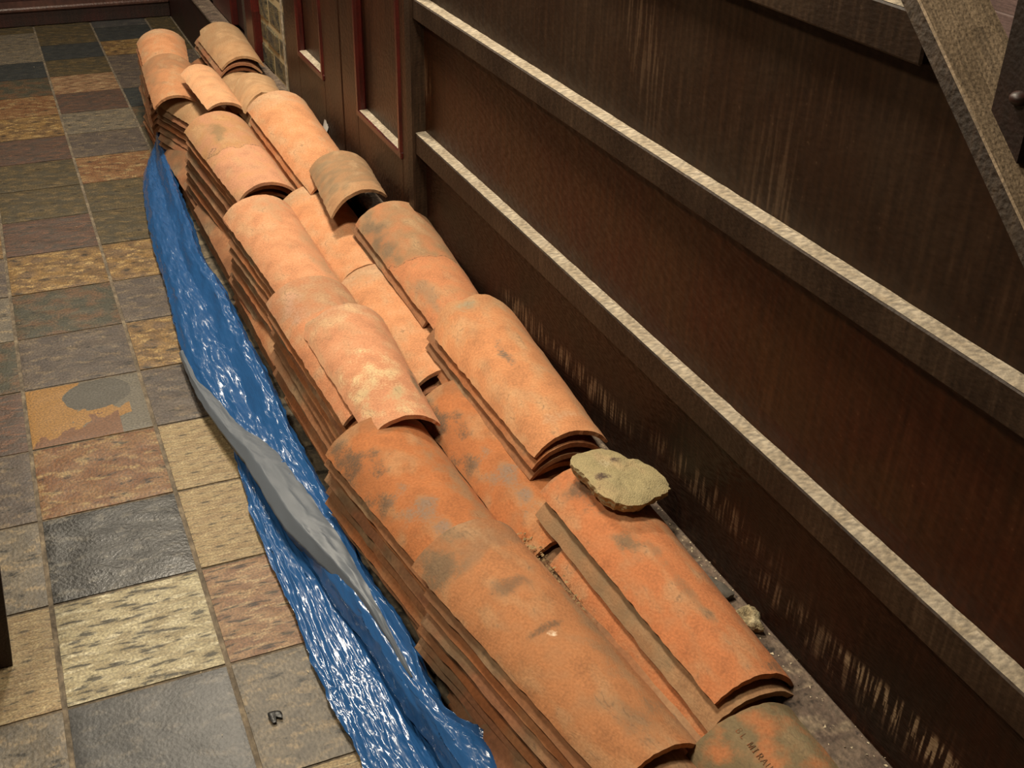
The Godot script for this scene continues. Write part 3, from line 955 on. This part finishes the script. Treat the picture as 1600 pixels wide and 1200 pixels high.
func build_tiles() -> void:
	var L := 0.57
	var under := []
	for k in 5:
		under.append(tile_mesh(0.205, 0.168, L, 300 + k, [], [], 12, 18))
	var g_top := "clay barrel tiles on top of the rows"
	var g_low := "clay barrel tiles stacked below the top ones"
	# far end centre, near end centre, wide, narrow, roll, clay, far cut, near cut, phrase, bundle size, spread
	var tops := [
		["front", Vector3(0.606, 0.275, -1.545), Vector3(0.690, 0.268, -0.960), 0.217, 0.165, 0.0, "ochre", [], [], "large ochre barrel tile at the front of the left row", 7],
		["soot", Vector3(0.575, 0.250, -1.983), Vector3(0.632, 0.236, -1.480), 0.232, 0.185, 0.0, "soot", [], [], "sooty orange tile half hidden under the pale blotched tile", 6],
		["pale", Vector3(0.632, 0.305, -2.425), Vector3(0.627, 0.288, -1.933), 0.205, 0.160, 0.0, "pale", [Vector2(0, 0.03), Vector2(0.08, 0.0), Vector2(0.2, 0.012), Vector2(0.6, 0.0), Vector2(1, 0.01)], [], "pale barrel tile with cream mortar blotch lifted at its near end", 0],
		["pink", Vector3(0.602, 0.283, -2.639), Vector3(0.612, 0.258, -2.055), 0.222, 0.175, 0.0, "pink", [], [], "pinkish tan tile tucked under the pale blotched tile", 7],
		["clean", Vector3(0.607, 0.283, -3.244), Vector3(0.632, 0.262, -2.600), 0.210, 0.170, 0.0, "clean", [], [], "clean light orange tile in the middle of the left row", 7],
		["lined", Vector3(0.627, 0.320, -3.958), Vector3(0.660, 0.292, -3.330), 0.225, 0.190, 0.0, "lined", [], [], "tan tile crossed by a curved weathering line, left row", 8],
		["twisted", Vector3(0.590, 0.258, -4.540), Vector3(0.708, 0.240, -4.130), 0.200, 0.165, 0.0, "sand", [], [], "twisted dusty tile below the leaning peach shard", 6],
		["mottled_brown", Vector3(0.600, 0.302, -4.860), Vector3(0.557, 0.285, -4.358), 0.202, 0.172, 0.0, "umber", [], [], "brown mottled tile next to the far end of left row", 0],  # mottled brown clay, the tile's own colour
		["farthest", Vector3(0.634, 0.312, -5.229), Vector3(0.585, 0.300, -4.700), 0.205, 0.172, 0.0, "amber", [], [], "rounded orange tile at the far end of left row", 8],
		["stamp", Vector3(0.845, 0.262, -0.975), Vector3(0.868, 0.255, -0.405), 0.215, 0.165, 0.0, "stamp", [], [], "mottled tile with stamped lettering at the bottom edge", 0],
		["low front", Vector3(0.672, 0.205, -1.010), Vector3(0.733, 0.200, -0.450), 0.205, 0.165, 0.0, "pink", [], [], "tile just peeping out under the front left row", 0],
		["vivid", Vector3(0.878, 0.315, -1.584), Vector3(0.887, 0.300, -1.009), 0.205, 0.155, -0.15, "vivid", [], [], "vivid orange tile carrying the mortar lump beside the ledge", 0],
		["smear", Vector3(0.904, 0.350, -2.266), Vector3(0.891, 0.340, -1.676), 0.222, 0.165, 0.0, "smear", [Vector2(0, 0.07), Vector2(0.12, 0.03), Vector2(0.3, 0.0), Vector2(0.42, 0.02), Vector2(0.55, 0.004), Vector2(0.7, 0.0), Vector2(0.78, 0.012), Vector2(1, 0.03)], [], "orange tile with broken far edge and grey smear", 4],
		["crust", Vector3(0.917, 0.352, -2.895), Vector3(0.900, 0.325, -2.270), 0.210, 0.160, 0.0, "crust", [], [], "crusted grey brown tile just beyond the smeared tile", 5],
		["ash", Vector3(0.883, 0.372, -3.310), Vector3(0.850, 0.362, -2.945), 0.185, 0.185, 0.04, "ash", [], [Vector2(0, 0.0), Vector2(1, 0.09)], "short ash grey tile with slanting broken end", 0],
		["amber", Vector3(0.839, 0.385, -3.925), Vector3(0.862, 0.318, -3.250), 0.215, 0.175, 0.0, "amber", [], [], "long smooth amber tile beyond the short grey tile", 3],
		["sand", Vector3(0.876, 0.342, -5.144), Vector3(0.869, 0.332, -4.632), 0.205, 0.175, 0.0, "sand", [Vector2(0, 0.05), Vector2(0.1, 0.05), Vector2(0.12, 0.0), Vector2(1, 0.0)], [], "sandy grey tile at the far end of right row", 2],
	]
	var ordinals := ["second", "third", "fourth", "fifth", "sixth", "seventh", "eighth", "ninth", "tenth", "eleventh", "twelfth", "thirteenth", "fourteenth"]
	var keys := ["under_a", "under_b", "under_c"]
	var r := RandomNumberGenerator.new()
	r.seed = 9
	for q in tops:
		var far: Vector3 = q[1]
		var near: Vector3 = q[2]
		var len_: float = (near - far).length()
		var mesh := tile_mesh(q[3], q[4], len_, 400 + tops.find(q), q[7], q[8], 24, 36)
		var o := lay_tile(mesh, len_, clay(q[6]), far, near, q[5], q[9], g_top)
		if q[0] == "stamp":
			stamp_letters(o)
		# tiles nested right under this one
		var right_row: bool = far.x > 0.77
		var nest := []
		if int(q[10]) > 0:
			for k in 2:
				nest.append(tile_mesh(q[3] - 0.003, q[4] - 0.003, L, 700 + 2 * tops.find(q) + k, [], [], 12, 20))
		var s := Vector3.ZERO
		if q[0] in ["front", "stamp"]:
			s.z = 0.03
		if q[0] == "crust":
			s.z = -0.05
		for k in int(q[10]):
			s.y -= 0.0250
			s.x -= 0.006 if right_row else (0.0022 if far.z < -3.0 else 0.0006)
			s.z += r.randf_range(-0.016, 0.016)
			if k % 4 == 3 and not right_row:
				s += Vector3(r.randf_range(-0.006, 0.005), -0.004, r.randf_range(-0.04, 0.04))
			var yaw := r.randf_range(-0.003, 0.003)
			var sh := Vector3(yaw, 0, 0)
			var slip := Vector3(r.randf_range(-0.006, 0.001) if k % 2 == 0 else r.randf_range(0.0, 0.004), 0, 0)
			var f2 := far + s + slip - sh
			var n2 := near + s + slip + sh
			var dz := (n2 - f2).normalized()
			var mid := (f2 + n2) * 0.5
			f2 = mid - dz * minf(len_, 0.57) * 0.5
			n2 = mid + dz * minf(len_, 0.57) * 0.5
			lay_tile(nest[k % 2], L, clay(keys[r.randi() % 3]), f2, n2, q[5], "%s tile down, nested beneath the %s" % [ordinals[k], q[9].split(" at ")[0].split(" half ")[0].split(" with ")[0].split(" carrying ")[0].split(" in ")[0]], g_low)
	# base stacks of both rows
	var rows := [
		{"x": 0.632, "n": 4, "z": [-1.14, -1.74, -2.34, -2.93, -3.53, -4.13, -4.72], "side": "left"},
		{"x": 0.812, "n": 9, "z": [-0.62, -1.22, -1.80, -2.41, -3.02, -3.62, -4.22, -4.84], "side": "right"},
	]
	var place := ["nearest", "second nearest", "third nearest", "fourth nearest", "fifth nearest", "sixth nearest", "seventh nearest", "farthest"]
	for row in rows:
		var zs: Array = row.z
		for i in zs.size():
			var bx := 0.0
			var bz := 0.0
			for k in int(row.n):
				if k % 3 == 0:
					bx = r.randf_range(-0.012, 0.008)
					bz = r.randf_range(-0.012, 0.012)
				var x: float = row.x + bx + r.randf_range(-0.0025, 0.0025)
				if row.side == "left":
					x -= clampf((-1.6 - zs[i]) * 0.02, 0.0, 0.036)
				var yaw := bz * 0.5 + r.randf_range(-0.002, 0.002)
				var y := 0.009 + 0.0236 * k + 0.004 * (k / 3)
				var z: float = zs[i] + bz + r.randf_range(-0.005, 0.005)
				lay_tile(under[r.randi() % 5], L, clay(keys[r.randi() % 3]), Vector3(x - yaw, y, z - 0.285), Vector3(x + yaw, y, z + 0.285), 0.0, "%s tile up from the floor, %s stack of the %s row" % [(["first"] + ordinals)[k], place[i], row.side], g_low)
	# tiles that show in the valley between the rows
	var valley := [
		[Vector3(0.800, 0.243, -2.080), Vector3(0.806, 0.236, -1.500), "soot", "smooth orange tile low in the valley beside the sooty tile"],
		[Vector3(0.806, 0.250, -2.720), Vector3(0.800, 0.245, -2.150), "amber", "orange tile low in the valley below the crusted tile"],
		[Vector3(0.792, 0.262, -3.320), Vector3(0.802, 0.255, -2.740), "amber", "orange tile low in the valley below the short grey tile"],
		[Vector3(0.868, 0.289, -1.570), Vector3(0.879, 0.273, -0.992), "ash", "grey brown tile under the vivid orange tile"],
		[Vector3(0.854, 0.250, -1.470), Vector3(0.866, 0.238, -0.980), "vivid", "orange tile third down under the vivid tile"],
		[Vector3(0.850, 0.300, -4.250), Vector3(0.848, 0.295, -3.700), "sand", "greyish tile in the gap before the amber tile"],
		[Vector3(0.842, 0.262, -4.800), Vector3(0.838, 0.258, -4.260), "sand", "dusty tile below the open end of the far right stack"],
	]
	for q in valley:
		var m := tile_mesh(0.210, 0.168, L, 500 + valley.find(q), [], [], 18, 26)
		lay_tile(m, L, clay(q[2]), q[0], q[1], 0.0, q[3], g_low)
	# broken pieces lying on the far stacks
	var shard := tile_mesh(0.175, 0.165, 0.40, 520, [Vector2(0, 0.03), Vector2(0.25, 0.0), Vector2(0.8, 0.0), Vector2(1, 0.05)], [], 18, 20)
	lay_tile(shard, 0.40, clay("peach"), Vector3(0.680, 0.345, -4.520), Vector3(0.700, 0.325, -4.080), -0.32, "peach coloured broken tile leaning askew in the far left row", g_top, "tile_shard")
	var scrap := tile_mesh(0.17, 0.16, 0.22, 521, [Vector2(0, 0.06), Vector2(0.35, 0.0), Vector2(0.7, 0.02), Vector2(1, 0.0)], [Vector2(0, 0.0), Vector2(0.5, 0.05), Vector2(1, 0.02)], 18, 14)
	lay_tile(scrap, 0.22, clay("sand"), Vector3(0.838, 0.355, -4.330), Vector3(0.822, 0.345, -4.020), 0.05, "grey broken tile piece beside the amber tile", g_top, "tile_shard")

func stamp_letters(tile: MeshInstance3D) -> void:
	var f := SystemFont.new()
	f.font_names = PackedStringArray(["Droid Sans"])
	var ink := surface(clay("stamp").albedo_texture, 0.9)
	ink.albedo_color = Color(0.78, 0.74, 0.70)
	# single letters follow the curve of the tile, reading toward the near end
	var words := [["BL", 0.030], ["MIRAUD", 0.060]]
	for w in words:
		var z: float = -0.2875 + w[1]
		for ch in String(w[0]):
			var t := TextMesh.new()
			t.text = ch
			t.font = f
			t.font_size = 16
			t.pixel_size = 0.00085
			t.depth = 0.0016
			var o := part("stamped_letter", t, ink, tile)
			var ang := -0.27
			var taper := (z + 0.2875) / 0.575
			var rad := lerpf(0.215, 0.165, taper) / (2.0 * sin(deg_to_rad(58.0)))
			# letter x runs along +z, letter up along +x, facing outward
			var n := Vector3(sin(ang), cos(ang), 0)
			var up := Vector3(cos(ang), -sin(ang), 0)
			var right := up.cross(n)
			o.transform = Transform3D(Basis(right, up, n), Vector3(rad * sin(ang), rad * cos(ang) - rad * cos(deg_to_rad(58.0)) - 0.0003, z))
			z += 0.0105

# ------------------------------------------------------------------ blue plastic sheet
func build_tarp() -> void:
	var t := thing("plastic_sheet", "crumpled blue plastic sheet lying along the foot of the left row", "plastic sheet", Vector3.ZERO)
	var blue := plain(rgb(40, 84, 136), 0.24)
	blue.clearcoat_enabled = true
	blue.clearcoat = 0.35
	blue.clearcoat_roughness = 0.08
	blue.normal_enabled = true
	blue.normal_texture = mat.gn
	blue.normal_scale = 0.2
	blue.uv1_scale = Vector3(4, 0.4, 1)
	var grey := plain(rgb(90, 97, 106), 0.45)
	var dusty := surface(slate_picture(81, rgb(122, 108, 86), rgb(98, 88, 74), rgb(142, 128, 104), 1, 0.15, 3.0, 192), 0.9, mat.gn, 0.5, Vector3(3, 3, 1))
	var V := func(x: float, y: float) -> Vector2: return Vector2(x, y)
	# far part and the bulging inner sheet
	var rows := []
	var edge := [[-4.72, 0.497, 0.503, 0.10, 0.0], [-4.52, 0.430, 0.492, 0.09, 0.3], [-4.32, 0.386, 0.484, 0.085, 0.6], [-4.0, 0.352, 0.470, 0.08, 0.8], [-3.7, 0.332, 0.458, 0.08, 1.0], [-3.45, 0.324, 0.444, 0.08, 1.0], [-3.2, 0.312, 0.462, 0.08, 1.0], [-2.95, 0.298, 0.460, 0.08, 1.0], [-2.75, 0.300, 0.464, 0.08, 1.0], [-2.5, 0.318, 0.462, 0.08, 1.0], [-2.3, 0.345, 0.460, 0.08, 1.0], [-2.1, 0.362, 0.464, 0.085, 1.0], [-1.9, 0.386, 0.466, 0.09, 1.0], [-1.75, 0.400, 0.468, 0.09, 1.0], [-1.65, 0.418, 0.480, 0.09, 1.0], [-1.53, 0.430, 0.490, 0.085, 1.0], [-1.43, 0.440, 0.486, 0.085, 1.0], [-1.35, 0.452, 0.492, 0.085, 1.0], [-1.26, 0.462, 0.545, 0.085, 1.0], [-1.15, 0.475, 0.59, 0.085, 1.0], [-0.95, 0.49, 0.61, 0.085, 1.0]]
	for e in edge:
		var x0: float = e[1]
		var x1: float = e[2]
		var h: float = e[3]
		var w := x1 - x0
		var near_part := smoothstep(-2.6, -2.0, e[0])
		var y0 := lerpf(0.010, 0.030, near_part)
		var y1 := lerpf(0.030, 0.062, near_part)
		rows.append([e[0], V.call(x0 + 0.012 * near_part, lerpf(0.006, 0.012, near_part)), V.call(x0, y0), V.call(x0 + w * 0.16, y1), V.call(x0 + w * 0.38, y1 + 0.012), V.call(x0 + w * 0.62, lerpf(0.046, 0.078, near_part)), V.call(x0 + w * 0.85, h * 0.9), V.call(x1, h), V.call(x1 + 0.018, h - 0.03)])
	part("inner_fold", film_mesh(rows, 260, 60, 3, 0.0075, 20.0, 2.2, 0.004), blue, t)
	# lower layer spread on the slate
	var low := []
	for e in [[-2.98, 0.330, 0.42], [-2.7, 0.322, 0.44], [-2.46, 0.332, 0.46], [-2.3, 0.326, 0.46], [-2.08, 0.315, 0.46], [-1.92, 0.319, 0.47], [-1.77, 0.322, 0.48], [-1.6, 0.322, 0.49], [-1.5, 0.328, 0.5], [-1.36, 0.340, 0.5], [-1.2, 0.352, 0.52], [-0.95, 0.365, 0.54]]:
		var x0: float = e[1]
		var w: float = e[2] - e[1]
		low.append([e[0], V.call(x0, 0.006), V.call(x0 + w * 0.15, 0.014), V.call(x0 + w * 0.35, 0.020), V.call(x0 + w * 0.55, 0.022), V.call(x0 + w * 0.7, 0.012), V.call(x0 + w, 0.006)])
	part("lower_fold", film_mesh(low, 190, 64, 8, 0.0055, 60.0, 1.6, 0.008), blue, t)
	# grey reverse side turned over
	var flap := []
	for e in [[-2.93, 0.290, 0.300, 0.030], [-2.74, 0.291, 0.306, 0.040], [-2.60, 0.298, 0.334, 0.050], [-2.45, 0.316, 0.358, 0.058], [-2.32, 0.336, 0.402, 0.066], [-2.20, 0.346, 0.424, 0.076], [-2.0, 0.362, 0.444, 0.086], [-1.88, 0.392, 0.456, 0.090], [-1.76, 0.424, 0.462, 0.090], [-1.62, 0.448, 0.466, 0.088], [-1.45, 0.463, 0.468, 0.080]]:
		var x0: float = e[1]
		var w: float = e[2] - e[1]
		var h: float = e[3]
		flap.append([e[0], V.call(x0 + 0.008, h * 0.35), V.call(x0 - 0.002, h * 0.75), V.call(x0 + w * 0.25, h), V.call(x0 + w * 0.6, h * 1.04), V.call(x0 + w, h * 1.02)])
	part("grey_flap", film_mesh(flap, 110, 24, 21, 0.0034, 22.0, 2.5, 0.002), grey, t)
	# dusty strip that runs under the tiles
	var base := []
	for z in [-4.75, -4.0, -3.0, -2.0, -1.4, -0.95]:
		base.append([z, V.call(0.43 if z > -4.3 else 0.49, 0.003), V.call(0.50, 0.005), V.call(0.60, 0.003)])
	part("dusty_strip", film_mesh(base, 60, 8, 33, 0.0016, 20.0, 9.0), dusty, t)

# ------------------------------------------------------------------ rubble and crumbs
func chips(n: int, seed_: int, where: Callable, small: float, big: float) -> ArrayMesh:
	var r := RandomNumberGenerator.new()
	r.seed = seed_
	var st := begin()
	for i in n:
		var c: Vector3 = where.call(r)
		var s := r.randf_range(small, big)
		var p := []
		for k in 4:
			p.append(c + Vector3(r.randf_range(-1, 1) * s, r.randf_range(0.0, 0.8) * s * (1.0 if k == 3 else 0.15), r.randf_range(-1, 1) * s))
		var m: Vector3 = (p[0] + p[1] + p[2] + p[3]) * 0.25
		poly(st, [p[0], p[1], p[2]], m)
		poly(st, [p[0], p[1], p[3]], m)
		poly(st, [p[1], p[2], p[3]], m)
		poly(st, [p[2], p[0], p[3]], m)
	return finish(st)

func build_debris() -> void:
	var slab := [Vector2(-0.060, -0.062), Vector2(-0.020, -0.078), Vector2(0.030, -0.074), Vector2(0.046, -0.040), Vector2(0.062, -0.034), Vector2(0.076, 0.010), Vector2(0.066, 0.052), Vector2(0.030, 0.066), Vector2(-0.010, 0.078), Vector2(-0.046, 0.066), Vector2(-0.062, 0.030), Vector2(-0.060, -0.02)]
	for k in slab.size():
		slab[k] *= 1.13
	var s := thing("mortar_cake", "round flat lump of sandy mortar resting on vivid orange tile", "mortar", Vector3(0.897, 0.388, -1.493))
	var plum := rgb(78, 62, 54)
	var cake := surface(clay_picture(70, rgb(176, 160, 118), rgb(158, 142, 104), 0.2, 0.6, 0.0, [[0.33, 0.50, 0.10, 0.045, plum, 0.9], [0.60, 0.30, 0.07, 0.05, plum, 0.9], [0.42, 0.32, 0.08, 0.05, rgb(214, 204, 172), 0.7], [0.66, 0.76, 0.12, 0.03, rgb(212, 200, 164), 0.8]], 224, 224), 0.95, mat.gf, 0.8)
	var sm := part("crust", lump_mesh(slab, 0.030, 0.005, 3, 0.88), cake, s)
	sm.rotation = Vector3(0.06, 0.1, -0.16)
	var lump := part("mortar_lump", lump_mesh([Vector2(-0.022, -0.016), Vector2(-0.002, -0.022), Vector2(0.020, -0.018), Vector2(0.024, 0.0), Vector2(0.012, 0.014), Vector2(0.004, 0.032), Vector2(-0.012, 0.018)], 0.026, 0.010, 9, 0.7), mat.mortar, self)
	lump.position = Vector3(0.972, 0.302, -1.155)
	lump.rotation = Vector3(0.15, 0.25, 0)
	tag(lump, "small pale chunk of mortar on ledge against the panelling", "rubble")
	var chip := part("slate_chip", lump_mesh([Vector2(-0.022, -0.026), Vector2(0.012, -0.032), Vector2(0.022, 0.0), Vector2(0.020, 0.028), Vector2(-0.012, 0.022), Vector2(-0.026, 0.0)], 0.018, 0.004, 14, 0.9), mat.slate_chip, self)
	chip.position = Vector3(0.962, 0.298, -1.245)
	chip.rotation = Vector3(0.05, 0.2, -0.1)
	tag(chip, "dark grey slate chip on ledge beyond the mortar chunk", "rubble")
	var crumb := part("black_scrap", lump_mesh([Vector2(-0.010, -0.012), Vector2(0.012, -0.010), Vector2(0.012, 0.008), Vector2(0.002, 0.003), Vector2(0.0, 0.014), Vector2(-0.008, 0.012)], 0.005, 0.002, 15, 0.9), plain(rgb(22, 22, 24), 0.4), self)
	crumb.position = Vector3(0.225, 0.004, -1.53)
	tag(crumb, "small black scrap on a grey slate floor tile", "scrap")
	var dustm := plain(rgb(206, 190, 160), 0.95)
	var on_ledge := func(r: RandomNumberGenerator) -> Vector3:
		var x := 0.930 + 0.073 * sqrt(r.randf())
		return Vector3(x, 0.2885, r.randf_range(-2.0, -0.7))
	var c1 := part("plaster_crumbs", chips(260, 6, on_ledge, 0.0008, 0.0036), dustm, self)
	tag(c1, "pale plaster crumbs scattered along the dusty ledge", "crumbs", "", "stuff")
	var on_floor := func(r: RandomNumberGenerator) -> Vector3: return Vector3(r.randf_range(-0.3, 0.45), 0.001, r.randf_range(-6.5, -1.2))
	var c2 := part("floor_crumbs", chips(40, 8, on_floor, 0.001, 0.004), dustm, self)
	tag(c2, "tiny pale crumbs scattered over the slate floor", "crumbs", "", "stuff")
	var in_gap := func(r: RandomNumberGenerator) -> Vector3: return Vector3(0.733 + r.randf_range(-0.012, 0.02), 0.255 + r.randf_range(-0.01, 0.012), r.randf_range(-1.56, -1.28))
	var c3 := part("dry_litter", chips(200, 9, in_gap, 0.002, 0.006), plain(rgb(150, 126, 88), 0.95), self)
	tag(c3, "dry leaf and mortar litter caught in gap between tile rows", "litter", "", "stuff")
	var film := part("plastic_scrap", film_mesh([[-3.86, Vector2(0.982, 0.30), Vector2(0.988, 0.335), Vector2(0.995, 0.36)], [-3.83, Vector2(0.970, 0.30), Vector2(0.984, 0.345), Vector2(0.990, 0.372)], [-3.79, Vector2(0.965, 0.295), Vector2(0.980, 0.32), Vector2(0.992, 0.345)]], 10, 10, 4, 0.004, 40.0, 30.0), plain(rgb(176, 170, 164), 0.3), self)
	tag(film, "scrap of pale plastic film between amber tile and door", "scrap")

# ------------------------------------------------------------------ stool whose foot enters at the left edge
func build_stool() -> void:
	var t := thing("wooden_stool", "dark wooden stool leg standing on slate at the left edge", "stool", Vector3(-0.42, 0, -1.80))
	var legs := [[Vector3(0.192, 0, -0.072), Vector3(0.232, 0.45, -0.06)], [Vector3(-0.20, 0, -0.072), Vector3(-0.16, 0.45, -0.06)], [Vector3(-0.2, 0, 0.2), Vector3(-0.16, 0.45, 0.17)], [Vector3(0.04, 0, 0.2), Vector3(0.08, 0.45, 0.17)]]
	for l in legs:
		var a: Vector3 = l[0]
		var b: Vector3 = l[1]
		var st := begin()
		var p := []
		var q := []
		for s in [Vector2(-1, -1), Vector2(1, -1), Vector2(1, 1), Vector2(-1, 1)]:
			p.append(a + Vector3(s.x * 0.016, 0.0, s.y * 0.016))
			q.append(b + Vector3(s.x * 0.020, 0.0, s.y * 0.020))
		var m := (a + b) * 0.5
		poly(st, p, m)
		poly(st, q, m)
		for i in 4:
			poly(st, [p[i], p[(i + 1) % 4], q[(i + 1) % 4], q[i]], m)
		part("leg", finish(st), mat.dark_wood, t)
	part("seat", prism_mesh([Vector3(-0.20, 0.45, -0.10), Vector3(0.26, 0.45, -0.10), Vector3(0.26, 0.45, -0.02), Vector3(0.11, 0.45, 0.22), Vector3(-0.20, 0.45, 0.22)], Vector3(0, 0.03, 0)), mat.dark_wood, t)
